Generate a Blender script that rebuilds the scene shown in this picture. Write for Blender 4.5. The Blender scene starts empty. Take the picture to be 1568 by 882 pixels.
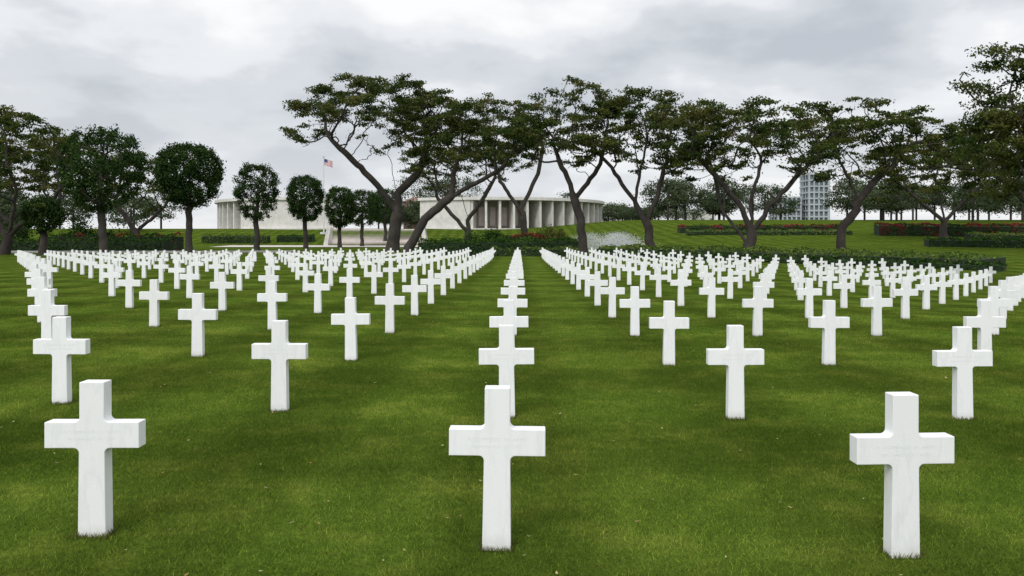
import bpy, bmesh, math, random
import numpy as np
from mathutils import Vector, Matrix
random.seed(7); rng=np.random.default_rng(7)
sc=bpy.context.scene
sc.view_settings.view_transform='Standard'
sc.view_settings.look='None'
sc.view_settings.exposure=0

# ---------------------------------------------------------------- terrain
def S(a,b,v):
    t=min(1.0,max(0.0,(v-a)/(b-a))); return t*t*(3-2*t)
def g(x,y):
    k=S(-5,35,x)
    start=165+(85-165)*k; end=205+(230-205)*k; amp=4.3+(7.0-4.3)*k
    z=amp*S(start,end,y)
    z+=0.28*S(70,90,y)
    z+=-0.035*min(22,max(0,x-4))*S(12,35,y)*(1-S(55,85,y))
    z+=0.012*min(12,max(0,-x))*(1-S(40,70,y))
    return z

# ---------------------------------------------------------------- materials
def newmat(name):
    m=bpy.data.materials.new(name); m.use_nodes=True
    nt=m.node_tree; nt.nodes.clear()
    out=nt.nodes.new('ShaderNodeOutputMaterial')
    return m,nt,out
def N(nt,t,**kw):
    n=nt.nodes.new(t)
    for k,v in kw.items(): setattr(n,k,v)
    return n
def ramp(nt,fac,stops,interp='LINEAR'):
    r=nt.nodes.new('ShaderNodeValToRGB'); r.color_ramp.interpolation=interp
    e=r.color_ramp.elements
    while len(e)<len(stops): e.new(0.5)
    for i,(p,c) in enumerate(stops):
        e[i].position=p; e[i].color=(c[0],c[1],c[2],1)
    nt.links.new(fac,r.inputs[0]); return r.outputs[0]
def noise(nt,vec,scale,detail=4,rough=0.55):
    n=N(nt,'ShaderNodeTexNoise'); n.inputs['Scale'].default_value=scale
    n.inputs['Detail'].default_value=detail; n.inputs['Roughness'].default_value=rough
    if vec is not None: nt.links.new(vec,n.inputs['Vector'])
    return n.outputs[0]
def mixc(nt,fac,a,b,mode='MIX'):
    m=N(nt,'ShaderNodeMix',data_type='RGBA',blend_type=mode)
    for sock,v in ((m.inputs[0],fac),(m.inputs[6],a),(m.inputs[7],b)):
        if isinstance(v,(int,float)): sock.default_value=v
        elif isinstance(v,tuple): sock.default_value=(v[0],v[1],v[2],1)
        else: nt.links.new(v,sock)
    return m.outputs[2]

def simple(name,c1,c2,scale=3,rough=0.8,bump=0.0,bscale=20):
    m,nt,out=newmat(name)
    pos=N(nt,'ShaderNodeNewGeometry').outputs['Position']
    col=ramp(nt,noise(nt,pos,scale,6),[(0.3,c1),(0.7,c2)])
    p=N(nt,'ShaderNodeBsdfPrincipled'); p.inputs['Roughness'].default_value=rough
    nt.links.new(col,p.inputs['Base Color'])
    if bump>0:
        b=N(nt,'ShaderNodeBump'); b.inputs['Strength'].default_value=bump
        nt.links.new(noise(nt,pos,bscale,5),b.inputs['Height']); nt.links.new(b.outputs[0],p.inputs['Normal'])
    nt.links.new(p.outputs[0],out.inputs[0]); return m

def foliage(name,stops,scale=0.35,trans=0.25,isl=0.5):
    m,nt,out=newmat(name)
    geo=N(nt,'ShaderNodeNewGeometry')
    col=ramp(nt,noise(nt,geo.outputs['Position'],scale,2),stops)
    v=ramp(nt,geo.outputs['Random Per Island'],[(0,(1-isl,)*3),(1,(1+isl,)*3)])
    col=mixc(nt,1.0,col,v,'MULTIPLY')
    d=N(nt,'ShaderNodeBsdfDiffuse'); t=N(nt,'ShaderNodeBsdfTranslucent')
    nt.links.new(col,d.inputs[0]); nt.links.new(col,t.inputs[0])
    mx=N(nt,'ShaderNodeMixShader'); mx.inputs[0].default_value=trans
    nt.links.new(d.outputs[0],mx.inputs[1]); nt.links.new(t.outputs[0],mx.inputs[2])
    nt.links.new(mx.outputs[0],out.inputs[0]); return m

def lawn_color(nt,pos):
    big=noise(nt,pos,0.22,3,0.6); med=noise(nt,pos,1.1,4,0.72)
    c=ramp(nt,med,[(0.32,(0.032,0.062,0.008)),(0.5,(0.058,0.095,0.0125)),(0.66,(0.122,0.152,0.026))])
    c=mixc(nt,0.45,c,ramp(nt,big,[(0.3,(0.040,0.074,0.009)),(0.7,(0.098,0.132,0.021))]))
    def bands(axis_rot,period,amp):
        mp=N(nt,'ShaderNodeMapping'); mp.inputs['Rotation'].default_value=(0,0,axis_rot); nt.links.new(pos,mp.inputs[0])
        w=N(nt,'ShaderNodeTexWave',wave_type='BANDS',bands_direction='X',wave_profile='SIN')
        w.inputs['Scale'].default_value=2*math.pi/period/20; w.inputs['Distortion'].default_value=1.2
        w.inputs['Detail'].default_value=2; w.inputs['Detail Scale'].default_value=1.5
        nt.links.new(mp.outputs[0],w.inputs[0])
        return ramp(nt,w.outputs[1],[(0.25,(1-amp,)*3),(0.75,(1+amp,)*3)])
    c=mixc(nt,1.0,c,bands(0.0,2.43,0.12),'MULTIPLY')
    c=mixc(nt,1.0,c,bands(math.pi/2,3.66,0.13),'MULTIPLY')
    return c
def make_lawn():
    m,nt,out=newmat('lawn_mat')
    pos=N(nt,'ShaderNodeNewGeometry').outputs['Position']
    c=lawn_color(nt,pos); fine=noise(nt,pos,45,4,0.7)
    c=mixc(nt,1.0,c,ramp(nt,fine,[(0.3,(0.5,0.5,0.5)),(0.7,(1.4,1.4,1.35))]),'MULTIPLY')
    mid=noise(nt,pos,9,5,0.7)
    c=mixc(nt,1.0,c,ramp(nt,mid,[(0.3,(0.70,0.70,0.70)),(0.7,(1.3,1.28,1.2))]),'MULTIPLY')
    p=N(nt,'ShaderNodeBsdfDiffuse'); nt.links.new(c,p.inputs[0])
    b=N(nt,'ShaderNodeBump'); b.inputs['Strength'].default_value=0.6; b.inputs['Distance'].default_value=0.03
    nt.links.new(fine,b.inputs['Height']); nt.links.new(b.outputs[0],p.inputs['Normal'])
    nt.links.new(p.outputs[0],out.inputs[0]); return m
def make_blade():
    m,nt,out=newmat('grass_blade_mat')
    geo=N(nt,'ShaderNodeNewGeometry')
    c=lawn_color(nt,geo.outputs['Position'])
    v=ramp(nt,geo.outputs['Random Per Island'],[(0,(0.42,0.44,0.42)),(0.6,(0.95,0.95,0.9)),(0.92,(1.35,1.25,1.15)),(1.0,(2.5,1.95,2.1))])
    c=mixc(nt,1.0,c,v,'MULTIPLY'); c=mixc(nt,1.0,c,(2.15,2.15,2.15),'MULTIPLY')
    d=N(nt,'ShaderNodeBsdfDiffuse'); t=N(nt,'ShaderNodeBsdfTranslucent')
    nt.links.new(c,d.inputs[0]); nt.links.new(c,t.inputs[0])
    mx=N(nt,'ShaderNodeMixShader'); mx.inputs[0].default_value=0.35
    nt.links.new(d.outputs[0],mx.inputs[1]); nt.links.new(t.outputs[0],mx.inputs[2])
    nt.links.new(mx.outputs[0],out.inputs[0]); return m
def make_marble():
    m,nt,out=newmat('white_marble')
    tc=N(nt,'ShaderNodeTexCoord'); oi=N(nt,'ShaderNodeObjectInfo')
    add=N(nt,'ShaderNodeVectorMath',operation='ADD')
    nt.links.new(tc.outputs['Object'],add.inputs[0])
    sc_=N(nt,'ShaderNodeVectorMath',operation='SCALE'); sc_.inputs['Scale'].default_value=0.31
    nt.links.new(oi.outputs['Location'],sc_.inputs[0]); nt.links.new(sc_.outputs[0],add.inputs[1])
    v=add.outputs[0]
    mp=N(nt,'ShaderNodeMapping'); mp.inputs['Scale'].default_value=(3,3,0.8); mp.inputs['Rotation'].default_value=(0.2,0.35,0)
    nt.links.new(v,mp.inputs[0])
    veins=noise(nt,mp.outputs[0],1.6,7,0.6)
    c=ramp(nt,veins,[(0.0,(0.855,0.86,0.865)),(0.46,(0.865,0.87,0.875)),(0.5,(0.815,0.825,0.84)),(0.54,(0.87,0.875,0.88)),(1.0,(0.84,0.845,0.85))])
    c=mixc(nt,1.0,c,ramp(nt,oi.outputs['Random'],[(0,(0.93,0.93,0.92)),(1,(1,1,1))]),'MULTIPLY')
    mp2=N(nt,'ShaderNodeMapping'); mp2.inputs['Scale'].default_value=(16,16,2.2); nt.links.new(v,mp2.inputs[0])
    c=mixc(nt,1.0,c,ramp(nt,noise(nt,mp2.outputs[0],1.0,4),[(0.28,(0.95,0.95,0.94)),(0.46,(1,1,1))]),'MULTIPLY')
    sx=N(nt,'ShaderNodeSeparateXYZ'); nt.links.new(tc.outputs['Object'],sx.inputs[0])
    ma=N(nt,'ShaderNodeMath',operation='MULTIPLY_ADD'); ma.inputs[1].default_value=-9; ma.inputs[2].default_value=0.85
    nt.links.new(sx.outputs['Z'],ma.inputs[0])
    ad=N(nt,'ShaderNodeMath',operation='MULTIPLY',use_clamp=True)
    nt.links.new(ma.outputs[0],ad.inputs[0]); nt.links.new(noise(nt,v,25,4),ad.inputs[1])
    c=mixc(nt,ad.outputs[0],c,(0.42,0.41,0.32))
    p=N(nt,'ShaderNodeBsdfPrincipled'); p.inputs['Roughness'].default_value=0.6
    nt.links.new(c,p.inputs['Base Color'])
    b=N(nt,'ShaderNodeBump'); b.inputs['Strength'].default_value=0.12; b.inputs['Distance'].default_value=0.01
    nt.links.new(noise(nt,v,90,4),b.inputs['Height']); nt.links.new(b.outputs[0],p.inputs['Normal'])
    nt.links.new(p.outputs[0],out.inputs[0]); return m

M_lawn=make_lawn(); M_blade=make_blade(); M_marble=make_marble()
M_engr=simple('engraved_letter',(0.70,0.71,0.72),(0.77,0.78,0.79),8,0.8)
M_bark=simple('bark_mat',(0.024,0.020,0.017),(0.060,0.050,0.041),1.2,0.95,0.6,6)
M_rain=foliage('rain_tree_leaf',[(0.3,(0.030,0.054,0.014)),(0.46,(0.054,0.080,0.020)),(0.60,(0.100,0.112,0.030)),(0.74,(0.150,0.130,0.042))],0.38,0.38,0.5)
M_top=foliage('clipped_tree_leaf',[(0.3,(0.018,0.040,0.012)),(0.7,(0.052,0.088,0.025))],0.9,0.2,0.6)
M_hedge=foliage('hedge_leaf',[(0.3,(0.016,0.045,0.010)),(0.7,(0.050,0.095,0.020))],0.5,0.15,0.5)
M_hedgel=foliage('light_hedge_leaf',[(0.3,(0.060,0.110,0.022)),(0.7,(0.13,0.175,0.040))],0.5,0.2,0.45)
M_red=foliage('red_flower',[(0.3,(0.14,0.015,0.025)),(0.7,(0.28,0.03,0.045))],1.5,0.2,0.4)
M_far=foliage('distant_leaf',[(0.3,(0.045,0.068,0.036)),(0.7,(0.095,0.12,0.060))],0.1,0.25,0.45)
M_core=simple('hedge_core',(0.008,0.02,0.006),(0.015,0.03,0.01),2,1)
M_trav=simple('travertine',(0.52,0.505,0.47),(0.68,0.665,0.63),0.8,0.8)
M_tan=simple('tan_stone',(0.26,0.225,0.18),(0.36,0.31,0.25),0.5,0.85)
M_step=simple('stair_stone',(0.50,0.44,0.41),(0.62,0.56,0.53),0.7,0.85)
M_asph=simple('asphalt',(0.12,0.12,0.12),(0.17,0.17,0.168),2,0.9)
M_kerb=simple('kerb_concrete',(0.35,0.34,0.32),(0.45,0.44,0.42),2,0.9)
M_conc=simple('tower_concrete',(0.32,0.35,0.38),(0.42,0.45,0.48),0.1,0.9)
M_dark=simple('dark_opening',(0.10,0.12,0.14),(0.17,0.19,0.21),0.2,0.6)
M_brick=simple('pink_brick',(0.36,0.24,0.20),(0.44,0.31,0.26),0.5,0.9)
M_metal=simple('pole_metal',(0.55,0.56,0.57),(0.62,0.63,0.64),1,0.4)
M_roof=simple('pale_roof',(0.45,0.48,0.50),(0.58,0.60,0.62),0.2,0.7)

# ---------------------------------------------------------------- mesh helpers
def obj_from(name,verts,faces,mat,parent=None,smooth=False):
    me=bpy.data.meshes.new(name); 
    me.from_pydata([tuple(v) for v in verts],[],[tuple(f) for f in faces]); me.update()
    if mat: me.materials.append(mat)
    if smooth: me.polygons.foreach_set('use_smooth',[True]*len(me.polygons))
    ob=bpy.data.objects.new(name,me); sc.collection.objects.link(ob)
    if parent: ob.parent=parent
    return ob
def empty(name,loc=(0,0,0)):
    e=bpy.data.objects.new(name,None); sc.collection.objects.link(e); e.location=loc; e.empty_display_size=0.5
    return e
def fast_mesh(name,V,nper,mat,parent=None):
    n=len(V)//nper
    me=bpy.data.meshes.new(name)
    me.vertices.add(len(V)); me.vertices.foreach_set('co',np.asarray(V,dtype=np.float32).ravel())
    me.loops.add(len(V)); me.loops.foreach_set('vertex_index',np.arange(len(V),dtype=np.int32))
    me.polygons.add(n); me.polygons.foreach_set('loop_start',np.arange(0,len(V),nper,dtype=np.int32))
    me.update(calc_edges=True); me.validate()
    me.materials.append(mat)
    ob=bpy.data.objects.new(name,me); sc.collection.objects.link(ob)
    if parent: ob.parent=parent
    return ob
def leaves(C,size,aspect=0.6):
    n=len(C); C=np.asarray(C)
    a=rng.normal(size=(n,3)); a/=np.linalg.norm(a,axis=1)[:,None]
    b=rng.normal(size=(n,3)); b-=a*(a*b).sum(1)[:,None]; b/=np.linalg.norm(b,axis=1)[:,None]
    s=(size*(0.6+0.8*rng.random(n)))[:,None]
    V=np.stack([C-a*s*0.5,C+b*s*aspect*0.5,C+a*s*0.5,C-b*s*aspect*0.5],axis=1)
    return V.reshape(-1,3)
class Boxes:
    def __init__(s): s.v=[];s.f=[]
    def box(s,x0,x1,y0,y1,z0,z1):
        b=len(s.v)
        s.v+=[(x0,y0,z0),(x1,y0,z0),(x1,y1,z0),(x0,y1,z0),(x0,y0,z1),(x1,y0,z1),(x1,y1,z1),(x0,y1,z1)]
        s.f+=[(b+3,b+2,b+1,b),(b+4,b+5,b+6,b+7),(b,b+1,b+5,b+4),(b+1,b+2,b+6,b+5),(b+2,b+3,b+7,b+6),(b+3,b,b+4,b+7)]
    def arc(s,cx,cy,r0,r1,t0,t1,z0,z1,n):
        b=len(s.v)
        for i in range(n+1):
            t=math.radians(t0+(t1-t0)*i/n); sn,cs=math.sin(t),math.cos(t)
            for r,z in ((r0,z0),(r1,z0),(r1,z1),(r0,z1)): s.v.append((cx+r*sn,cy-r*cs,z))
        for i in range(n):
            q=b+4*i
            for k in range(4): s.f.append((q+k,q+(k+1)%4,q+4+(k+1)%4,q+4+k))
        s.f.append((b+3,b+2,b+1,b)); q=b+4*n; s.f.append((q,q+1,q+2,q+3))
    def fin(s,cx,cy,r0,r1,t,w,z0,z1):
        t=math.radians(t); R=Vector((math.sin(t),-math.cos(t))); T=Vector((math.cos(t),math.sin(t)))
        b=len(s.v)
        for z in (z0,z1):
            for r,k in ((r0,-1),(r1,-1),(r1,1),(r0,1)):
                p=Vector((cx,cy))+R*r+T*(k*w/2); s.v.append((p.x,p.y,z))
        s.f+=[(b+3,b+2,b+1,b),(b+4,b+5,b+6,b+7),(b,b+1,b+5,b+4),(b+1,b+2,b+6,b+5),(b+2,b+3,b+7,b+6),(b+3,b,b+4,b+7)]
    def make(s,name,mat,parent=None): 
        ob=obj_from(name,s.v,s.f,mat,parent)
        bm=bmesh.new(); bm.from_mesh(ob.data); bmesh.ops.recalc_face_normals(bm,faces=bm.faces); bm.to_mesh(ob.data); bm.free()
        return ob

# ---------------------------------------------------------------- ground
xs=[-3000,-1500,-700,-400,-250,-180]+list(np.arange(-140,141,4.0))+[180,250,400,700,1500,3000]
ys=[-300,-100,-40]+list(np.arange(-20,260,3.0))+[280,320,400,600,1000,1800,3500]
V=[(x,y,g(x,y)) for y in ys for x in xs]; nx=len(xs)
F=[(j*nx+i,j*nx+i+1,(j+1)*nx+i+1,(j+1)*nx+i) for j in range(len(ys)-1) for i in range(nx-1)]
obj_from('ground',V,F,M_lawn,smooth=True)

# ---------------------------------------------------------------- crosses
def cross_mesh():
    hw=0.079; hb=0.090; W=0.30; at=0.744; ab=0.578; H=1.0; r=0.032; t=0.052
    pts=[(-hb,-0.06),(hb,-0.06)]
    def arcp(cx,cz,a0,a1,n=5):
        return [(cx+r*math.cos(math.radians(a0+(a1-a0)*i/n)),cz+r*math.sin(math.radians(a0+(a1-a0)*i/n))) for i in range(n+1)]
    pts+=arcp(hw+0.003+r,ab-r,180,90)
    pts+=[(W,ab),(W,at)]
    pts+=arcp(hw+r,at+r,270,180)
    pts+=[(hw,H),(-hw,H)]
    pts+=arcp(-hw-r,at+r,0,-90)
    pts+=[(-W,at),(-W,ab)]
    pts+=arcp(-hw-0.003-r,ab-r,90,0)
    bm=bmesh.new()
    vs=[bm.verts.new((x,-t,z)) for x,z in pts]
    f=bm.faces.new(vs)
    ex=bmesh.ops.extrude_face_region(bm,geom=[f])
    for e in ex['geom']:
        if isinstance(e,bmesh.types.BMVert): e.co.y+=2*t
    bmesh.ops.recalc_face_normals(bm,faces=bm.faces)
    edges=[e for e in bm.edges if len(e.link_faces)==2 and e.calc_face_angle(0)>0.6]
    bmesh.ops.bevel(bm,geom=edges,offset=0.0045,segments=2,affect='EDGES',profile=0.5)
    me=bpy.data.meshes.new('marble_cross'); bm.to_mesh(me); bm.free()
    me.materials.append(M_marble); return me
CM=cross_mesh()
cross_xy=[]
ROWD=3.66
for j in range(21):
    for i in range(-19,17):
        Y0=4.95+0.03+ROWD*j
        sp=2.43+0.07*math.exp(-(Y0-5)/7)
        X=-0.143+i*sp
        xx=max(-14,min(10,X))
        Y=Y0-0.040*xx+0.0075*xx*xx
        if j==0: Y=Y0+(-0.02*xx+0.008*xx*xx*(1 if xx<0 else -0.6))
        if X<0 and j<6: X*=1+(Y/Y0-1)*(1.0 if abs(i)<2 else 0.55)
        if j==0 and i<0: X*=1.012
        if Y>79.5: continue
        if X<-14 and Y>78+ (X+14)*0.35: continue
        if X>14 and Y>76-(X-14)*0.75: continue
        if X>31 : continue
        if abs(X)>0.8*Y+4: continue
        if any(math.hypot(X-a,Y-b)<2.2 for a,b in ((-38.3,73),(23,80))): continue
        cross_xy.append((i,j,X,Y))
front=[]
for (i,j,X,Y) in cross_xy:
    ob=bpy.data.objects.new('marble_cross',CM); sc.collection.objects.link(ob)
    ob.location=(X+random.uniform(-.015,.015),Y+random.uniform(-.02,.02),g(X,Y)+random.uniform(-0.012,0.012))
    ob.rotation_euler=(random.uniform(-.008,.008),random.uniform(-.009,.009),random.uniform(-.03,.03)+(0.03 if j==0 and i>0 else 0))
    if j<=1 and abs(i)<=2: front.append(ob)
for ob in front:
    for k,(txt,sz) in enumerate((("A  COMRADE  IN  ARMS",0.030),("KNOWN BUT TO GOD",0.026))):
        cu=bpy.data.curves.new('inscription','FONT'); cu.body=txt; cu.size=sz; cu.extrude=0.0004
        cu.align_x='CENTER'; cu.space_character=1.15
        cu.materials.append(M_engr)
        t=bpy.data.objects.new('inscription',cu); sc.collection.objects.link(t)
        t.parent=ob; t.rotation_euler=(math.pi/2,0,0); t.location=(0,-0.0524,0.675-k*0.045)

# ---------------------------------------------------------------- lawn blades (instanced turf tiles)
TS=0.7
def blade_patch(n,seed,h=0.024,w=0.0048):
    r=np.random.default_rng(seed)
    x=(r.random(n)-.5)*TS*1.04; y=(r.random(n)-.5)*TS*1.04
    d=r.random(n)*2*np.pi; hh=h*(0.4+0.9*r.random(n)); ln=hh*(0.2+1.4*r.random(n)); la=r.random(n)*2*np.pi
    dx=np.cos(d)*w/2; dy=np.sin(d)*w/2
    z0=-0.004
    A=np.stack([x-dx,y-dy,np.full(n,z0)],1); B=np.stack([x+dx,y+dy,np.full(n,z0)],1)
    C=np.stack([x+np.cos(la)*ln,y+np.sin(la)*ln,hh],1)
    return np.stack([A,B,C],1).reshape(-1,3)
def turf(name,y0,y1,n,seed,w,pname,ploc):
    pts=[]; iy=int(y0/TS)
    while iy*TS<y1:
        y=iy*TS; m=int((0.68*y+1.5)/TS)
        for ix in range(-m,m+1): pts.append((ix*TS,y,g(ix*TS,y)))
        iy+=1
    gr=obj_from(name,pts,[],M_blade)
    patch=fast_mesh(pname,blade_patch(n,seed,w=w),3,M_blade,gr); patch.location=ploc
    ng=bpy.data.node_groups.new(name+'_scatter','GeometryNodeTree')
    ng.interface.new_socket('Geometry',in_out='INPUT',socket_type='NodeSocketGeometry')
    ng.interface.new_socket('Geometry',in_out='OUTPUT',socket_type='NodeSocketGeometry')
    gi=ng.nodes.new('NodeGroupInput'); go=ng.nodes.new('NodeGroupOutput')
    iop=ng.nodes.new('GeometryNodeInstanceOnPoints'); oin=ng.nodes.new('GeometryNodeObjectInfo'); oin.inputs[0].default_value=patch
    rv=ng.nodes.new('FunctionNodeRandomValue'); rv.data_type='FLOAT'
    rv.inputs[2].default_value=0; rv.inputs[3].default_value=3.999
    fl_=ng.nodes.new('ShaderNodeMath'); fl_.operation='FLOOR'; mu=ng.nodes.new('ShaderNodeMath'); mu.operation='MULTIPLY'; mu.inputs[1].default_value=math.pi/2
    cb=ng.nodes.new('ShaderNodeCombineXYZ')
    ng.links.new(rv.outputs[1],fl_.inputs[0]); ng.links.new(fl_.outputs[0],mu.inputs[0]); ng.links.new(mu.outputs[0],cb.inputs[2])
    ng.links.new(gi.outputs[0],iop.inputs['Points']); ng.links.new(oin.outputs['Geometry'],iop.inputs['Instance'])
    ng.links.new(cb.outputs[0],iop.inputs['Rotation']); ng.links.new(iop.outputs[0],go.inputs[0])
    md=gr.modifiers.new('scatter','NODES'); md.node_group=ng
turf('lawn_grass',3.5,13.3,3600,3,0.0048,'grass_patch',(0,2.0,0))
turf('lawn_grass',13.3,24,1200,5,0.007,'grass_patch',(1,2.0,0))

M_tuft=foliage('tuft_blade',[(0.3,(0.06,0.095,0.018)),(0.7,(0.16,0.15,0.05))],3,0.3,0.45)
T=[]
for (i,j,X,Y) in cross_xy:
    if Y>22: continue
    n=320
    sd=rng.random(n); 
    px=np.where(sd<0.7,rng.uniform(-.11,.11,n),np.where(rng.random(n)<.5,-.1,.1)+rng.normal(0,.012,n))
    py=np.where(sd<0.7,np.where(rng.random(n)<.6,-.064,.064)+rng.normal(0,.012,n),rng.uniform(-.07,.07,n))
    hh=rng.uniform(.015,.05,n); d=rng.random(n)*6.28; la=rng.random(n)*6.28; w=.003
    gz=g(X,Y)
    A=np.stack([X+px-np.cos(d)*w,Y+py-np.sin(d)*w,np.full(n,gz-.004)],1)
    B=np.stack([X+px+np.cos(d)*w,Y+py+np.sin(d)*w,np.full(n,gz-.004)],1)
    C=np.stack([X+px+np.cos(la)*hh*.5,Y+py+np.sin(la)*hh*.5,gz+hh],1)
    T.append(np.stack([A,B,C],1).reshape(-1,3))
fast_mesh('grass_tufts',np.concatenate(T),3,M_tuft)

# fallen leaves
M_leaf=foliage('dry_leaf',[(0.3,(0.32,0.20,0.07)),(0.5,(0.48,0.42,0.22)),(0.7,(0.30,0.10,0.04))],4,0.2,0.4)
fv=[];ff=[]
for k in range(430):
    Y=4.3+ (random.random()**1.15)*30; X=random.uniform(-.68,.68)*Y
    s=random.uniform(.009,.020)*(1.0 if k%14 else 2.0); a=random.random()*6.28; z=g(X,Y)+0.026
    c,sn=math.cos(a),math.sin(a); b=len(fv)
    for (u,v,w) in ((-1,0,.25),(-.3,.45,.1),(.5,.35,.15),(1.1,0,.5),(.5,-.35,.25),(-.3,-.45,.0),(0,0,-.05)):
        fv.append((X+(u*c-v*sn)*s,Y+(u*sn+v*c)*s,z+w*s))
    for q in range(6): ff.append((b+q,b+(q+1)%6,b+6))
obj_from('fallen_leaves',fv,ff,M_leaf)

# ---------------------------------------------------------------- trees
def grow(stems,A,step,kill,iters,jit=0.25,up=0.0):
    P=[];par=[]
    for poly in stems:
        prev=-1; poly=list(poly)
        if isinstance(poly[0],str):
            q=np.array(poly[1]); prev=int(np.argmin(np.linalg.norm(np.array(P)-q,axis=1))); poly=[tuple(P[prev])]+poly[2:]
        elif P: prev=0
        last=np.array(poly[0],float)
        if not P: P.append(last); par.append(-1); prev=0
        for b in poly[1:]:
            b=np.array(b,float); L=np.linalg.norm(b-last); n=max(1,int(round(L/step)))
            for k in range(1,n+1):
                P.append(last+(b-last)*k/n+rng.normal(0,step*0.09,3)); par.append(prev); prev=len(P)-1
            last=b
    A=np.array(A); Pn=np.array(P)
    zmin=min(p[2] for p in P); zmax=max(p[2] for p in P)
    ok=Pn[:,2]>zmin+0.55*(zmax-zmin)
    if not ok.any(): ok[-1]=True
    D=np.linalg.norm(A[:,None,:]-Pn[None,:,:],axis=2); D[:,~ok]=1e9
    near=D.argmin(1); dist=D[np.arange(len(A)),near]
    for it in range(iters):
        if len(A)==0: break
        new=[];npar=[]
        for nd in np.unique(near):
            sel=near==nd
            v=A[sel]-Pn[nd]; v/=np.linalg.norm(v,axis=1)[:,None]+1e-9
            d=v.mean(0); 
            pd=Pn[nd]-Pn[par[nd]] if par[nd]>=0 else np.array([0,0,1.])
            pd=pd/(np.linalg.norm(pd)+1e-9)
            d=d/(np.linalg.norm(d)+1e-9)+0.45*pd+rng.normal(0,jit,3)+np.array([0,0,up])
            d/=np.linalg.norm(d)
            q=Pn[nd]+d*step
            if np.min(np.linalg.norm(Pn-q,axis=1))<step*0.35: q=Pn[nd]+ (d+rng.normal(0,.6,3))*step*0.8
            new.append(q); npar.append(int(nd))
        new=np.array(new); base=len(Pn)
        Pn=np.vstack([Pn,new]); par+=npar
        D=np.linalg.norm(A[:,None,:]-new[None,:,:],axis=2)
        b=D.argmin(1); bd=D[np.arange(len(A)),b]
        up_=bd<dist; near=np.where(up_,b+base,near); dist=np.where(up_,bd,dist)
        keep=dist>kill
        A=A[keep];near=near[keep];dist=dist[keep]
    return Pn,par
def branch_mesh(name,P,par,r0,parent,tip=0.030,e=2.25,sides=7):
    n=len(P); acc=np.zeros(n); kids=[[] for _ in range(n)]
    for i in range(n):
        if par[i]>=0: kids[par[i]].append(i)
    for i in range(n-1,-1,-1):
        if not kids[i]: acc[i]=1.0
        if par[i]>=0: acc[par[i]]+=acc[i]
    rr=tip*(acc**(1/e)); k=(r0/rr[0])
    w=(rr-tip)/(rr[0]-tip+1e-9); rad=rr*(1+(k-1)*np.clip(w,0,1)**1.3)
    z0=P[0][2]; rad=rad*(1+0.45*np.exp(-(P[:,2]-z0)/0.7)*(rad>0.4*r0))
    main=[-1]*n
    for i in range(n):
        if kids[i]: main[i]=max(kids[i],key=lambda c:acc[c])
    dirs=np.zeros((n,3))
    for i in range(n):
        a=P[i]-P[par[i]] if par[i]>=0 else np.array([0,0,1.])
        a=a/(np.linalg.norm(a)+1e-9)
        if main[i]>=0:
            b=P[main[i]]-P[i]; b=b/(np.linalg.norm(b)+1e-9); a=a+b
        dirs[i]=a/(np.linalg.norm(a)+1e-9)
    V=[];F=[]
    ang=np.linspace(0,2*np.pi,sides,endpoint=False)
    def ring(c,d,r):
        u=np.cross(d,[0.02,1.0,0.03]); 
        if np.linalg.norm(u)<0.2: u=np.cross(d,[1.0,0,0])
        u/=np.linalg.norm(u); v=np.cross(d,u); b=len(V)
        for a in ang: V.append(c+(u*math.cos(a)+v*math.sin(a))*r)
        return b
    rid=[None]*n
    rid[0]=ring(P[0]-np.array([0,0,0.3]),dirs[0],rad[0])
    for i in range(1,n):
        p=par[i]; rid[i]=ring(P[i],dirs[i],rad[i])
        if main[p]==i: b=rid[p]
        else: 
            d=P[i]-P[p]; d=d/(np.linalg.norm(d)+1e-9); b=ring(P[p],d,min(rad[i]*1.15,rad[p]))
        t=rid[i]
        for k in range(sides): F.append((b+k,b+(k+1)%sides,t+(k+1)%sides,t+k))
    return obj_from(name,V,F,M_bark,parent,smooth=True)

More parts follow.
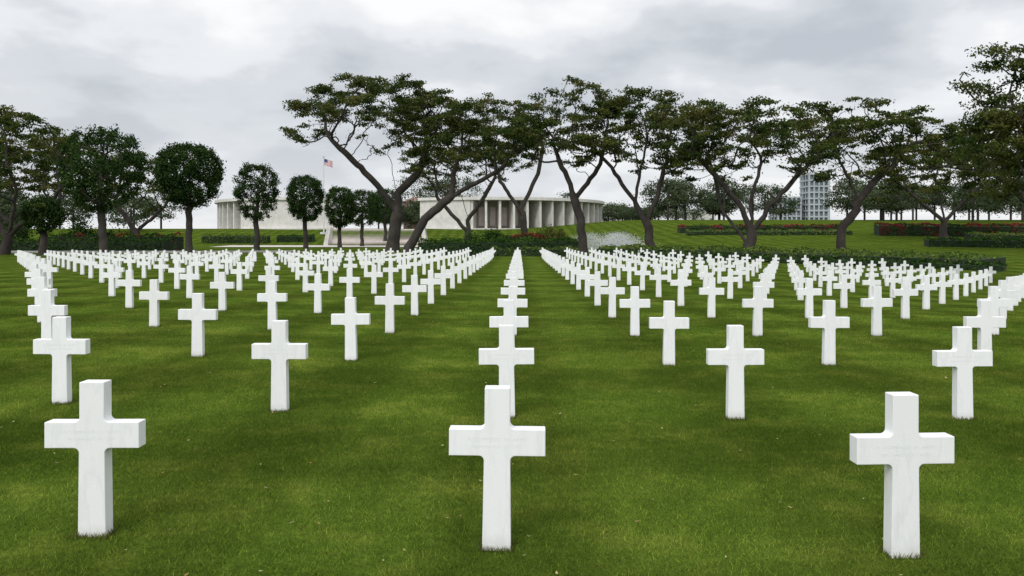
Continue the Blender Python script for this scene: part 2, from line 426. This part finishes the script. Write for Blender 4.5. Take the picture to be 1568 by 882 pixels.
def umbrella(lobes):
    pads=[]
    for (cx,cy,zt,R,drop,thick,dens) in lobes:
        n=int(R*R*1.6*dens)+8
        for k in range(n):
            r=R*math.sqrt(random.random()); th=random.random()*6.283
            x=cx+r*math.cos(th); y=cy+r*math.sin(th)*0.85
            u=random.random()
            z=zt-drop*(r/R)**2.6-thick*u**1.5
            a=random.uniform(0.6,1.6)*(1.0-0.2*u); pads.append((x,y,z-0.4+random.uniform(-.5,.3),a,a*random.uniform(.20,.38)))
    return pads
def rain_tree(base,stems,lobes,r0=0.55,lsize=0.26,nleaf=190,step=0.7,mat=None,name='rain_tree'):
    bx,by=base; bz=g(bx,by)
    par_=empty(name,(bx,by,bz))
    pads=umbrella(lobes)
    A=[]
    for (x,y,z,a,h) in pads:
        for k in range(2): A.append((x+random.gauss(0,a*.5),y+random.gauss(0,a*.5),z-0.3+random.gauss(0,h*.4)))
    P,pr=grow(stems,A,step,step*0.9,140,jit=0.27,up=-0.02)
    o=np.array([bx,by,bz])
    branch_mesh('trunk_and_limbs',P-o,pr,r0,par_)
    C=[]
    for (x,y,z,a,h) in pads:
        n=int(nleaf*a*a/1.4)+10
        d=rng.normal(size=(n,3)); d/=np.linalg.norm(d,axis=1)[:,None]; rr=rng.random(n)**0.6
        wob=1+0.45*np.sin(d[:,0]*5+x)*np.cos(d[:,1]*4+y)
        tx,ty=random.uniform(-.25,.25),random.uniform(-.25,.25)
        C.append(np.stack([x+d[:,0]*rr*a*wob,y+d[:,1]*rr*a*wob,z+d[:,2]*rr*h*1.15+d[:,0]*rr*a*tx+d[:,1]*rr*a*ty],1)-o)
    tips=P[rng.random(len(P))<0.45]; tips=tips[tips[:,2]>lobes[0][2]-8.5]
    if len(tips): C.append(np.repeat(tips,6,axis=0)+rng.normal(0,.35,(len(tips)*6,3))-o)
    fast_mesh('foliage',leaves(np.concatenate(C),lsize),4,mat or M_rain,par_)
    return par_

b=(-16.8,105); z=g(*b)
rain_tree(b,[[(-16.8,105,z),(-16.2,105,4.5),(-15.9,105,7.2),(-16.5,104.6,9.8)],
   ['from',(-16.2,105,5),(-18.5,104,9),(-21.5,103,12.2),(-24.5,102,15)],
   ['from',(-16,105,7.5),(-13.5,105.5,10.5),(-12.2,106,14)]],
   [(-18.6,105,23.8,11.8,4.8,5.2,0.95),(-11.0,106,22.0,7.0,4,5,0.8)],0.8)
b=(-14.2,100); z=g(*b)
rain_tree(b,[[(-14.2,100,z),(-11.8,100,4.4),(-8.6,100,7.3),(-5.2,99.5,9.0),(-2.2,99,10.6)],
   ['from',(-8.6,100,7.3),(-8.2,100.5,10.5),(-7.5,101,12.5)]],
   [(-3.8,100,20.2,6.6,3.2,5.8,0.9),(-8.6,101,18.0,5.2,3,4.5,0.8),(-1.5,99,16.5,4.0,2,3,0.8)],0.55)
b=(-8.2,130); z=g(*b)
rain_tree(b,[[(-8.2,130,z),(-8.4,130,5),(-9.0,130,8)],['from',(-8.2,130,5),(-5.5,130,9),(-4,130,12)],['from',(-8.2,130,3),(-11.5,130,6.5),(-13.5,130,9)]],
   [(-7.5,130,21.5,8.0,4,6,0.8),(-15,131,17,5,3,4,0.7)],0.6)
b=(0.9,122); z=g(*b)
rain_tree(b,[[(0.9,122,z),(0.6,122,5.9),(-1.4,122,8.6),(-2.9,122,10.8)],['from',(0.6,122,6.5),(1.8,122,9.5),(3,122,12.5)]],
   [(0.6,122,23.2,6.4,3.0,6,0.8),(-4,122,17.5,4,2.5,3,0.8)],0.55)
b=(7.4,92); z=g(*b)
rain_tree(b,[[(7.4,92,z),(7.1,92,4.3),(6.4,92,6.6),(5.9,92,8.2),(4.6,92,11)],['from',(6.6,92,6.4),(7.9,92,8.4),(9.4,92,10.5)]],
   [(6.3,92,20.4,5.8,3.0,6.4,1.0),(1.8,92,16.8,4.2,2.0,4.0,0.9),(10.2,92,18.8,4.2,2.0,5.8,0.9)],0.50)
b=(14.6,88); z=g(*b)
rain_tree(b,[[(14.6,88,z),(14.3,88,3.2),(13.0,88,5.6),(11.8,88,7.4),(10.2,88,9.8)],['from',(14,88,4),(15.3,88,6.8),(15.9,88,9.5)],['from',(13,88,5.7),(13.3,88,9.5)]],
   [(13.0,88,19.0,6.6,3.0,7.0,1.0),(17.6,88,17.0,4.8,2.5,6.0,0.9),(8.0,88,14.4,3.2,1.5,3.0,0.8)],0.48)
b=(23.0,80); z=g(*b)
rain_tree(b,[[(23.0,80,z),(23.3,80,2.6)],['from',(23.3,80,2.6),(22.0,80,5.5),(19.6,80,8.4),(17.6,80,10.4)],
   ['from',(23.3,80,2.6),(25.2,80,5.4),(27.6,80,8),(29.5,79.5,10)],['from',(23.3,80,2.6),(23.4,80.5,6),(24.2,80.5,9)],['from',(23.2,80,1.5),(20.5,81,5),(20,81.5,8)]],
   [(24.8,80,16.3,9.2,2.6,6.2,1.0),(18.6,80.5,16.0,4.6,2.4,5.6,0.9)],0.56)
b=(32.9,82); z=g(*b)
rain_tree(b,[[(32.9,82,z),(33.0,82,2.9),(34.5,82,4.9),(34.4,82,6.8),(33.4,82,8.6)],['from',(34.5,82,5.6),(36.6,82,8),(38.8,82,10)]],
   [(35.8,82,16.7,6.4,2.8,5.6,1.0),(41.0,82,15.4,5.2,2.4,4.8,0.9)],0.44)
b=(69,130); z=g(*b)
rain_tree(b,[[(69,130,z),(69,130,z+3)],['from',(69,130,z+3),(64,130,9),(60,130,12)],['from',(69,130,z+3),(73,130,9),(77,130,12)],['from',(69,130,z+3),(68,130,10)]],
   [(68,130,19.4,12.5,5,7,0.8)],0.55,lsize=0.32,step=0.9)
b=(66,100); z=g(*b)
rain_tree(b,[[(66,100,z),(65.5,100,z+4)],['from',(65.5,100,z+4),(61,100,9),(57,100,11)],['from',(65.5,100,z+4),(70,100,9)]],
   [(61,100,16.2,10,4,5.5,1.0)],0.55)
b=(33.2,45); z=g(*b)
rain_tree(b,[[(33.2,45,z),(33.4,45,4),(32.8,45,7)],['from',(33.2,45,6),(30,45,8.2),(27.8,45,9.3)],['from',(33.2,45,7),(31,45,10.5)]],
   [(31.0,45,14.4,5.1,2.8,3.8,1.7),(27.8,45,10.0,3.3,1.0,2.2,1.8),(30.5,45,8.0,3.8,1.2,1.9,1.5)],0.42,lsize=0.17,nleaf=360,step=0.5)
b=(-56,86); z=g(*b)
rain_tree(b,[[(-56,86,z),(-55.5,86,2.2)],['from',(-55.5,86,2.2),(-51.5,86,5.5),(-49,86,8)],['from',(-55.5,86,2.2),(-58,86,6)],['from',(-55.5,86,2.2),(-54,85,6.5)]],
   [(-56,86,16.2,8.8,4,7,1.1)],0.5)
b=(-54,112); z=g(*b)
rain_tree(b,[[(-54,112,z),(-54,112,3)],['from',(-54,112,3),(-50,112,6.5)],['from',(-54,112,3),(-57,112,7)]],
   [(-53,112,14.6,8.0,4,5,0.9)],0.5)
b=(-74,118); z=g(*b)
rain_tree(b,[[(-74,118,z),(-74,118,3)],['from',(-74,118,3),(-69,118,7)],['from',(-74,118,3),(-79,118,7)]],
   [(-72,118,18.5,11,5,8,0.9)],0.6,lsize=0.32)

# clipped trees
def clipped_tree(X,Y,zb,zt,R,dens=1.0,top_flat=3.0):
    bz=g(X,Y); par_=empty('clipped_tree',(X,Y,bz)); o=np.array([X,Y,bz])
    H=(zt-zb)/2; zc=(zt+zb)/2
    def inside_pts(n,lo=0.0):
        out=[]
        while len(out)<n:
            p=rng.uniform(-1,1,3); w=1.0-0.20*max(0,-p[2])-0.04*max(0,p[2])
            q=(abs(p[0]/w)**top_flat+abs(p[1]/w)**top_flat)**(2.4/top_flat)+abs(p[2])**3.4
            if lo<q<1: out.append((X+p[0]*R,Y+p[1]*R,zc+p[2]*H))
        return np.array(out)
    A=inside_pts(130)
    P,pr=grow([[(X,Y,bz),(X+random.uniform(-.15,.15),Y,bz+2),(X+random.uniform(-.2,.2),Y,zb-0.2)]],A,0.6,0.6,60,0.2)
    branch_mesh('trunk_and_limbs',P-o,pr,0.36,par_)
    cl=np.vstack([inside_pts(int(170*dens),0.66),inside_pts(int(60*dens))]); C=[]
    for c in cl:
        n=int(rng.uniform(40,110)); a=rng.uniform(.3,.6)
        C.append(c+rng.normal(0,a*.5,(n,3)))
    C=np.vstack(C); fast_mesh('foliage',leaves(C-o,0.22),4,M_top,par_)
clipped_tree(-38.3,73,4.6,12.0,3.2,0.9)
clipped_tree(-36.6,88,5.7,12.2,3.2,1.6)
clipped_tree(-36.0,109,4.6,12.1,2.7,0.8)
clipped_tree(-34.9,130,4.9,12.1,2.7,1.3)
clipped_tree(-33.6,149,4.2,11.6,2.5,1.2)
clipped_tree(-32.4,164,4.8,11.8,3.6,1.3)
clipped_tree(-30.0,178,5.4,13.0,3.2,1.2)
clipped_tree(-50.5,84,2.9,6.0,1.7,0.6)

# ---------------------------------------------------------------- hedges, beds and shrubs
def hedge(name,path,width,h,mat,lsize=0.16,dens=60,flower=None,fd=0.0):
    par_=empty(name,(path[0][0],path[0][1],g(*path[0]))); o=np.array(par_.location)
    V=[];F=[];C=[];FL=[]
    pts=[]
    for a,b in zip(path[:-1],path[1:]):
        L=math.dist(a,b); n=max(1,int(L/1.5))
        for k in range(n): pts.append((a[0]+(b[0]-a[0])*k/n,a[1]+(b[1]-a[1])*k/n))
    pts.append(path[-1])
    for i,p in enumerate(pts):
        q=pts[min(i+1,len(pts)-1)]; r=pts[max(i-1,0)]
        t=Vector((q[0]-r[0],q[1]-r[1])).normalized(); nrm=Vector((-t.y,t.x))
        for s_,zz in ((-1,-.2),(-1,h*0.9),(1,h*0.9),(1,-.2)):
            x=p[0]+nrm.x*s_*width*.48; y=p[1]+nrm.y*s_*width*.48
            V.append(np.array([x,y,g(x,y)+zz])-o)
        if i<len(pts)-1:
            L=math.dist(p,q); nl=int(L*dens*(width+2*h))
            u=rng.random(nl); w=rng.random(nl)*(width+2*h)
            off=np.where(w<h,-width/2,np.where(w>width+h,width/2,w-h-width/2))
            zz=np.where(w<h,w,np.where(w>width+h,width+2*h-w,h))
            lump=0.12*np.sin((p[0]+u*L)*1.7)+0.08*np.sin((p[0]+u*L)*4.1+off*3)
            x=p[0]+t.x*u*L+nrm.x*off; y=p[1]+t.y*u*L+nrm.y*off
            gz=np.array([g(a,b) for a,b in zip(x,y)])
            c=np.stack([x,y,gz+zz+lump*(zz/h)],1)+rng.normal(0,.07,(nl,3))-o
            if flower is not None:
                pat=(np.sin(x*0.9)+np.sin(x*2.3+y)+rng.normal(0,.6,nl))>fd
                FL.append(c[pat]+[0,0,.08]); c=c[~pat]
            C.append(c)
    m=len(pts)
    for i in range(m-1):
        for k in range(3): F.append((4*i+k,4*i+k+1,4*i+5+k,4*i+4+k))
    F.append((0,1,2,3)); F.append((4*m-1,4*m-2,4*m-3,4*m-4))
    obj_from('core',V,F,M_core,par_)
    fast_mesh('leaves',leaves(np.vstack(C),lsize,0.7),4,mat,par_)
    if FL: fast_mesh('flowers',leaves(np.vstack(FL),lsize,0.8),4,flower,par_)
def shrub(name,x,y,R,H,mat,lsize=0.2,n=2200,zb=0.0,flower=None):
    bz=g(x,y); par_=empty(name,(x,y,bz))
    cl=[]
    for k in range(26):
        d=rng.normal(size=3); d/=np.linalg.norm(d); d[2]=abs(d[2]); cl.append(np.array([d[0]*R*.75,d[1]*R*.75,zb+d[2]*H*.8])*rng.uniform(.6,1.05))
    C=np.vstack([c+rng.normal(0,R*.17,(n//26,3)) for c in cl]); C[:,2]=np.abs(C[:,2])
    fast_mesh('leaves',leaves(C,lsize),4,mat,par_)
    P,pr=grow([[(0,0,0.),(0,0,0.4)]],[tuple(c) for c in cl],0.35,0.35,30,0.2)
    branch_mesh('stems',P,pr,0.08,par_,tip=0.015,sides=5)

hedge('garden_hedge',[(-10.4,84.5),(-6,83.6),(-1.5,83.5),(1.5,83.5)],2.2,1.5,M_hedge,0.2,55)
hedge('garden_hedge',[(-3.0,82.2),(2.5,82.2),(6.2,82.4)],1.4,0.75,M_hedgel,0.18,55)
hedge('garden_hedge',[(-3,87.5),(1,87.3),(6.4,87.2)],2.4,1.6,M_hedge,0.2,50)
hedge('flower_bed',[(-3,91),(0,91),(4.0,91)],2.6,2.0,M_hedge,0.2,45,flower=M_red,fd=0.4)
shrub('garden_shrub',-3.2,90,1.7,3.4,M_hedge)
shrub('garden_shrub',3.2,90,1.9,3.6,M_rain)
shrub('garden_shrub',4.9,90.5,1.3,3.2,M_rain)
shrub('garden_shrub',-8.6,92,1.8,2.6,M_hedge)
shrub('garden_shrub',-5.4,96,2.0,2.8,M_hedge)
hedge('garden_hedge',[(9,84.5),(16,82),(23.5,77.5),(31,74),(36.5,70.5),(39.5,67)],7.0,0.85,M_hedgel,0.22,30)
hedge('garden_hedge',[(8.5,80.2),(16,77.4),(23.5,73.0),(30,69.6),(35,66.5),(38.5,63.5)],1.4,0.45,M_hedge,0.2,60)
hedge('flower_bed',[(30,150),(45,150),(61,152)],3,1.1,M_hedge,0.3,18,flower=M_red,fd=0.5)
hedge('garden_hedge',[(30,143),(45,142),(59,143)],3,0.7,M_hedgel,0.3,18)
hedge('flower_bed',[(63,141),(78,138),(97,137)],4,1.9,M_hedge,0.3,18,flower=M_red,fd=0.4)
hedge('garden_hedge',[(57,112),(67,109),(84,108)],3.5,1.0,M_hedge,0.26,22)
hedge('garden_hedge',[(70,125),(82,122),(98,122)],3.5,1.2,M_hedgel,0.28,20)
hedge('garden_hedge',[(-70,176),(-55.5,176)],2.2,1.6,M_hedgel,0.3,25)
hedge('garden_hedge',[(-54,178),(-46,178)],2.2,1.3,M_hedge,0.3,25)
hedge('garden_hedge',[(-68,104),(-46,104)],2.6,1.5,M_hedge,0.24,28)
hedge('flower_bed',[(-66,110),(-47,110)],2.4,2.2,M_hedge,0.24,24,flower=M_red,fd=1.3)
for (x,y,r,h) in ((-69,108,2.6,4.5),(-62,112,3,5),(-74,106,3,4),(-57,109,2.2,3.5)):
    shrub('garden_shrub',x,y,r,h,M_top,0.3,3000)

# ---------------------------------------------------------------- distant trees (one mass)
C=[];trv=[]
dt=empty('distant_trees')
def blob(x,y,R,H,n=2600):
    bz=g(x,y)
    for k in range(24):
        d=rng.normal(size=3); d/=np.linalg.norm(d)
        c=np.array([x+d[0]*R*.9,y+d[1]*R*.7,bz+H*.62+d[2]*H*.30]); a=R*rng.uniform(.12,.26)
        C.append(c+rng.normal(0,1,(n//24,3))*[a,a,a*.5])
    trv.append((x,y,bz,H))
def far_(n,x0,x1,y0,y1,h0,h1):
    for k in range(n): blob(random.uniform(x0,x1),random.uniform(y0,y1),random.uniform(4,7),random.uniform(h0,h1))
far_(38,78,180,180,250,7,13)
far_(4,38,46,205,225,8,12)
far_(7,60,76,230,260,8,13)
far_(12,22,60,270,300,4,8)
far_(16,-48,-22,245,290,8,12)
far_(20,-190,-92,140,230,8,12)
far_(9,-20,30,262,300,8,12)
for x,H in ((-33,20),(-26,17),(-20,19)): blob(x,265,8,H,4200)
fast_mesh('foliage',leaves(np.vstack(C),0.5),4,M_far,dt)
bx=Boxes()
for (x,y,bz,H) in trv: bx.arc(x,y,0.05,0.28,0,360,bz-.2,bz+H*.7,6)
bx.make('trunks',M_bark,dt)

# ---------------------------------------------------------------- memorial hemicycles
def hemicycle(cx,cy,R,t_open,t_wall,name,z0):
    e=empty(name,(0,0,0)); zt=z0+8.4
    a,b=t_open; c,d=t_wall; lo,hi=min(a,c),max(b,d)
    B=Boxes(); B.arc(cx,cy,R-9.4,R+0.7,lo-.6,hi+.6,zt-0.75,zt,60); B.make('roof_slab',M_trav,e)
    B=Boxes(); B.arc(cx,cy,R-9.4,R+1.3,lo-1,hi+1,z0-3,z0+0.5,60); B.make('podium',M_trav,e)
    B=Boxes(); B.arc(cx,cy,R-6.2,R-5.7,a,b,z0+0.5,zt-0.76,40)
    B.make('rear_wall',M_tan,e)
    B=Boxes(); n=int(round((b-a)/6.4))
    for k in range(n+1): B.fin(cx,cy,R-5.6,R,a+(b-a)*k/n,0.55,z0+0.51,zt-0.755)
    B.make('piers',M_trav,e)
    B=Boxes(); B.arc(cx,cy,R-5.0,R+0.2,c,d,z0+0.505,zt-0.757,24); B.make('solid_wall',M_trav,e)
    B=Boxes(); nn=n
    for k in range(nn):
        t=a+(b-a)*(k+.5)/nn; B.arc(cx,cy,R-5.69,R-5.5,t-1.5,t+1.5,z0+1.2,zt-2.4,3)
    B.make('map_panels',M_step,e)
hemicycle(-8,232,32,(-7,95),(-33,-7.6),'memorial_building',4.1)
hemicycle(-54,232,32,(-95,-34),(-33.4,14),'memorial_building',4.1)

# stairs and plaza
st=empty('staircase'); B=Boxes(); ns=26
for k in range(ns):
    f=k/(ns-1); y=171+ (198-171)*f; z1=0.35+0.155*(k+1)
    x0=-40.5+(-46.5+40.5)*f; x1=-21+(-25+21)*f
    B.box(x0,x1,y,y+1.1 if k<ns-1 else y+8,-0.5,z1)
B.make('steps',M_step,st)
B=Boxes()
for s0,s1 in ((-41.4,-47.4),(-20.1,-24.1)):
    for k in range(9):
        f=k/9; x=s0+(s1-s0)*f; y=170+28*f; B.box(x-.45,x+.45,y,y+3.11,-.5,0.7+4.1*(k+1)/9)
B.make('cheek_walls',M_trav,st)
def sheet(name,path,w,mat,dz,parent=None):
    V=[];F=[];pts=[]
    for a,b in zip(path[:-1],path[1:]):
        n=max(1,int(math.dist(a,b)/2))
        for k in range(n): pts.append((a[0]+(b[0]-a[0])*k/n,a[1]+(b[1]-a[1])*k/n))
    pts.append(path[-1])
    for i,p in enumerate(pts):
        q=pts[min(i+1,len(pts)-1)]; r=pts[max(i-1,0)]
        t=Vector((q[0]-r[0],q[1]-r[1])).normalized(); nrm=Vector((-t.y,t.x))
        for s_ in (-1,1):
            x=p[0]+nrm.x*s_*w/2; y=p[1]+nrm.y*s_*w/2; V.append((x,y,g(x,y)+dz))
        if i: F.append((2*i-2,2*i,2*i+1,2*i-1))
    return obj_from(name,V,F,mat,parent)
sheet('plaza_pavement',[(-62,164.5),(-18,164.5)],12,M_step,0.06)
rd=sheet('road',[(-150,99),(-90,98),(-60,97),(-40,97.5),(-27,101)],5.5,M_asph,0.05)
def kerb(path,name='kerb'):
    V=[];F=[];pts=[]
    for a,b in zip(path[:-1],path[1:]):
        n=max(1,int(math.dist(a,b)/2))
        for k in range(n): pts.append((a[0]+(b[0]-a[0])*k/n,a[1]+(b[1]-a[1])*k/n))
    for i,(x,y) in enumerate(pts):
        z=g(x,y); V+=[(x,y-.1,z-.1),(x,y-.1,z+.16),(x,y+.1,z+.16),(x,y+.1,z-.1)]
        if i:
            b=4*i
            for k in range(3): F.append((b-4+k,b+k,b+k+1,b-3+k))
    obj_from(name,V,F,M_kerb)
kerb([(-150,96.1),(-90,95.1),(-60,94.1),(-40,94.6),(-27,98)])
kerb([(-150,101.9),(-90,100.9),(-60,99.9),(-40,100.4),(-27,104)])

# flagpole
fp=empty('flagpole',(-46.7,190,g(-46.7,190)))
B=Boxes(); B.arc(0,0,0.01,0.16,0,360,0,9,10); B.arc(0,0,0.01,0.11,0,360,9,18.2,10); B.arc(0,0,0.01,0.24,0,360,18.2,18.5,10); B.arc(0,0,.01,.9,0,360,-.2,.35,12); B.make('pole',M_metal,fp)
M_fr=simple('flag_red',(0.42,0.05,0.06),(0.5,0.07,0.08),2); M_fw=simple('flag_white',(0.7,0.7,0.7),(0.75,0.75,0.75),2); M_fb=simple('flag_blue',(0.04,0.06,0.2),(0.05,0.07,0.24),2)
me_v=[];me_f=[];mi=[]
for i in range(14):
    for j in range(14):
        u=i/13*2.3; me_v.append((0.15+u*.85,0.25*math.sin(u*3.2),17.9-j/13*1.5-u*0.28))
for i in range(13):
    for j in range(13):
        me_f.append((i*14+j,(i+1)*14+j,(i+1)*14+j+1,i*14+j+1)); mi.append(2 if (i<5 and j<7) else (0 if j%2==0 else 1))
fl=obj_from('flag',me_v,me_f,M_fr,fp); fl.data.materials.append(M_fw); fl.data.materials.append(M_fb); fl.data.polygons.foreach_set('material_index',mi)

# ---------------------------------------------------------------- far buildings
def frame_tower(name,x0,x1,y0,y1,z0,z1,nf,nc):
    e=empty(name); B=Boxes(); B.box(x0+.8,x1-.8,y0+.8,y1-.8,z0,z1-.3); B.make('dark_interior',M_dark,e)
    B=Boxes(); dz=(z1-z0)/nf
    for k in range(nf+1): B.box(x0,x1,y0,y1,z0+k*dz-.40,z0+k*dz+.40)
    B.make('floor_slabs',M_conc,e)
    B=Boxes()
    for k in range(nc+1):
        x=x0+.5+(x1-x0-1.0)*k/nc
        for j in range(nf): B.box(x-.4,x+.4,y0+.05,y0+.6,z0+j*dz+.41,z0+(j+1)*dz-.41)
    for k in range(4):
        y=y0+1+(y1-y0-2)*k/3
        for j in range(nf): B.box(x0+.05,x0+.5,y-.3,y+.3,z0+j*dz+.41,z0+(j+1)*dz-.41)
    B.make('columns',M_conc,e)
frame_tower('tower_building',152,163,420,434,4,36,10,4)
frame_tower('tower_building',137,150,424,440,4,24,6,5)
e=empty('crane'); B=Boxes(); B.box(164.6,165.3,425,425.8,4,41); B.box(152,169,425.1,425.7,41.01,41.5); B.make('mast_and_jib',M_metal,e)
def house(name,x0,x1,y0,y1,z0,zw,zr,wall,roof):
    e=empty(name); B=Boxes(); B.box(x0,x1,y0,y1,z0,zw); B.make('walls',wall,e)
    xm=(x0+x1)/2
    obj_from('roof',[(x0-.5,y0-.5,zw+.01),(x1+.5,y0-.5,zw+.01),(x1+.5,y1+.5,zw+.01),(x0-.5,y1+.5,zw+.01),(xm-.3*(x1-x0)*.5,(y0+y1)/2,zr),(xm+.3*(x1-x0)*.5,(y0+y1)/2,zr)],
      [(0,1,5,4),(1,2,5),(2,3,4,5),(3,0,4),(3,2,1,0)],roof,e)
    B=Boxes(); nfl=max(1,int((zw-z0)/3.2)); nw=max(2,int((x1-x0)/3))
    for f in range(nfl):
        for k in range(nw):
            x=x0+(x1-x0)*(k+.5)/nw; B.box(x-.7,x+.7,y0-.06,y0+.1,z0+f*3.2+1,z0+f*3.2+2.5)
    B.make('windows',M_dark,e)
house('white_house',64,74,300,312,4,13,16.5,M_trav,M_roof)
house('brick_house',-39,-31,268,280,4,14.5,16.5,M_brick,M_brick)
house('pale_house',-34,-29,300,310,4,17,18,M_trav,M_roof)

# ---------------------------------------------------------------- sprinkler spray (cloud of droplets)
m,nt,out=newmat('water_droplet')
d=N(nt,'ShaderNodeBsdfDiffuse'); t=N(nt,'ShaderNodeBsdfTranslucent'); mx=N(nt,'ShaderNodeMixShader'); mx.inputs[0].default_value=.5
for q in (d,t): q.inputs[0].default_value=(.95,.96,.97,1)
nt.links.new(d.outputs[0],mx.inputs[1]); nt.links.new(t.outputs[0],mx.inputs[2])
nt.links.new(mx.outputs[0],out.inputs[0])
Cm=[]
for k in range(36000):
    u=random.random(); s_=random.choice((-1,1,1))
    x=u*random.uniform(3.0,6.0)*s_; zc=1.0+3.6*u*(1-u)*2.0
    Cm.append((x+random.gauss(0,.3+.6*u),random.gauss(0,.8+u),max(.05,zc*random.random()**0.85*(1.15-u*.7)+random.gauss(0,.15))))
sp=empty('sprinkler_spray',(10.2,96,g(10.2,96)))
fast_mesh('droplets',leaves(np.array(Cm),0.06,0.9),4,m,sp)
B=Boxes(); B.arc(0,0,.005,.03,0,360,0,.45,8); B.arc(0,0,.005,.06,0,360,.45,.56,8); B.make('sprinkler_head',M_metal,sp)

# ---------------------------------------------------------------- world, sun
SE=math.radians(48); az=math.radians(203)
sdir=Vector((math.sin(az)*math.cos(SE),math.cos(az)*math.cos(SE),math.sin(SE)))
w=bpy.data.worlds.new('World'); sc.world=w; w.use_nodes=True; nt=w.node_tree; nt.nodes.clear()
out=nt.nodes.new('ShaderNodeOutputWorld')
sky=nt.nodes.new('ShaderNodeTexSky'); sky.sky_type='NISHITA'; sky.sun_disc=False; sky.sun_elevation=SE; sky.sun_rotation=az
bg1=nt.nodes.new('ShaderNodeBackground'); bg1.inputs[1].default_value=0.1; nt.links.new(sky.outputs[0],bg1.inputs[0])
tc=nt.nodes.new('ShaderNodeTexCoord'); sx=nt.nodes.new('ShaderNodeSeparateXYZ'); nt.links.new(tc.outputs['Generated'],sx.inputs[0])
def mth(op,a,b=None,clamp=False):
    n=nt.nodes.new('ShaderNodeMath'); n.operation=op; n.use_clamp=clamp
    for k,v in enumerate((a,b)):
        if v is None: continue
        if isinstance(v,(int,float)): n.inputs[k].default_value=v
        else: nt.links.new(v,n.inputs[k])
    return n.outputs[0]
zz=mth('ADD',mth('MAXIMUM',sx.outputs[2],0.0),0.26)
cx=nt.nodes.new('ShaderNodeCombineXYZ')
nt.links.new(mth('DIVIDE',sx.outputs[0],zz),cx.inputs[0]); nt.links.new(mth('DIVIDE',sx.outputs[1],zz),cx.inputs[1]); cx.inputs[2].default_value=3.7
n1=noise(nt,cx.outputs[0],2.2,6,0.5); n2=noise(nt,cx.outputs[0],0.9,3,0.5)
nn=mth('ADD',mth('MULTIPLY',n1,0.55),mth('MULTIPLY',n2,0.45))
cl=ramp(nt,nn,[(0.38,(0.50,0.53,0.58)),(0.47,(0.66,0.69,0.73)),(0.53,(0.83,0.845,0.87)),(0.60,(0.99,0.99,0.99))],'EASE')
hz=mth('POWER',mth('SUBTRACT',1.0,mth('MAXIMUM',sx.outputs[2],0.0),True),9.0)
cl=mixc(nt,mth('MULTIPLY',hz,0.8),cl,(0.83,0.845,0.865))
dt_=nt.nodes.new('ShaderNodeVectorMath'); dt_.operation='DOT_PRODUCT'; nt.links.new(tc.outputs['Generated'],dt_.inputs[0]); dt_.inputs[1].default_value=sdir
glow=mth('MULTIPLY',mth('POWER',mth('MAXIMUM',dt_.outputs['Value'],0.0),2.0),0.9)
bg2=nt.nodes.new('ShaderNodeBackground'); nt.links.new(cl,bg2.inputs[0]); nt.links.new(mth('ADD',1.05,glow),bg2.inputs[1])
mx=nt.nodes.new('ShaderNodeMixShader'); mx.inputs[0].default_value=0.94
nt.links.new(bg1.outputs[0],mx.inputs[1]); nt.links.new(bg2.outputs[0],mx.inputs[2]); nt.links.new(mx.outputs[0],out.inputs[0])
sl=bpy.data.lights.new('sun','SUN'); sl.energy=1.5; sl.angle=math.radians(16); sl.color=(1,0.97,0.93)
so=bpy.data.objects.new('sun',sl); sc.collection.objects.link(so); so.rotation_euler=(-sdir).to_track_quat('-Z','Y').to_euler(); so.location=(0,-10,40)

# ---------------------------------------------------------------- camera
cam=bpy.data.cameras.new('camera'); cam.lens=28; cam.sensor_width=36; cam.clip_end=6000; cam.clip_start=0.1
cam.shift_y=-0.0398
co=bpy.data.objects.new('camera',cam); sc.collection.objects.link(co); co.location=(0,0,1.94)
co.rotation_euler=(math.radians(90-0.6),0,0.0090); sc.camera=co
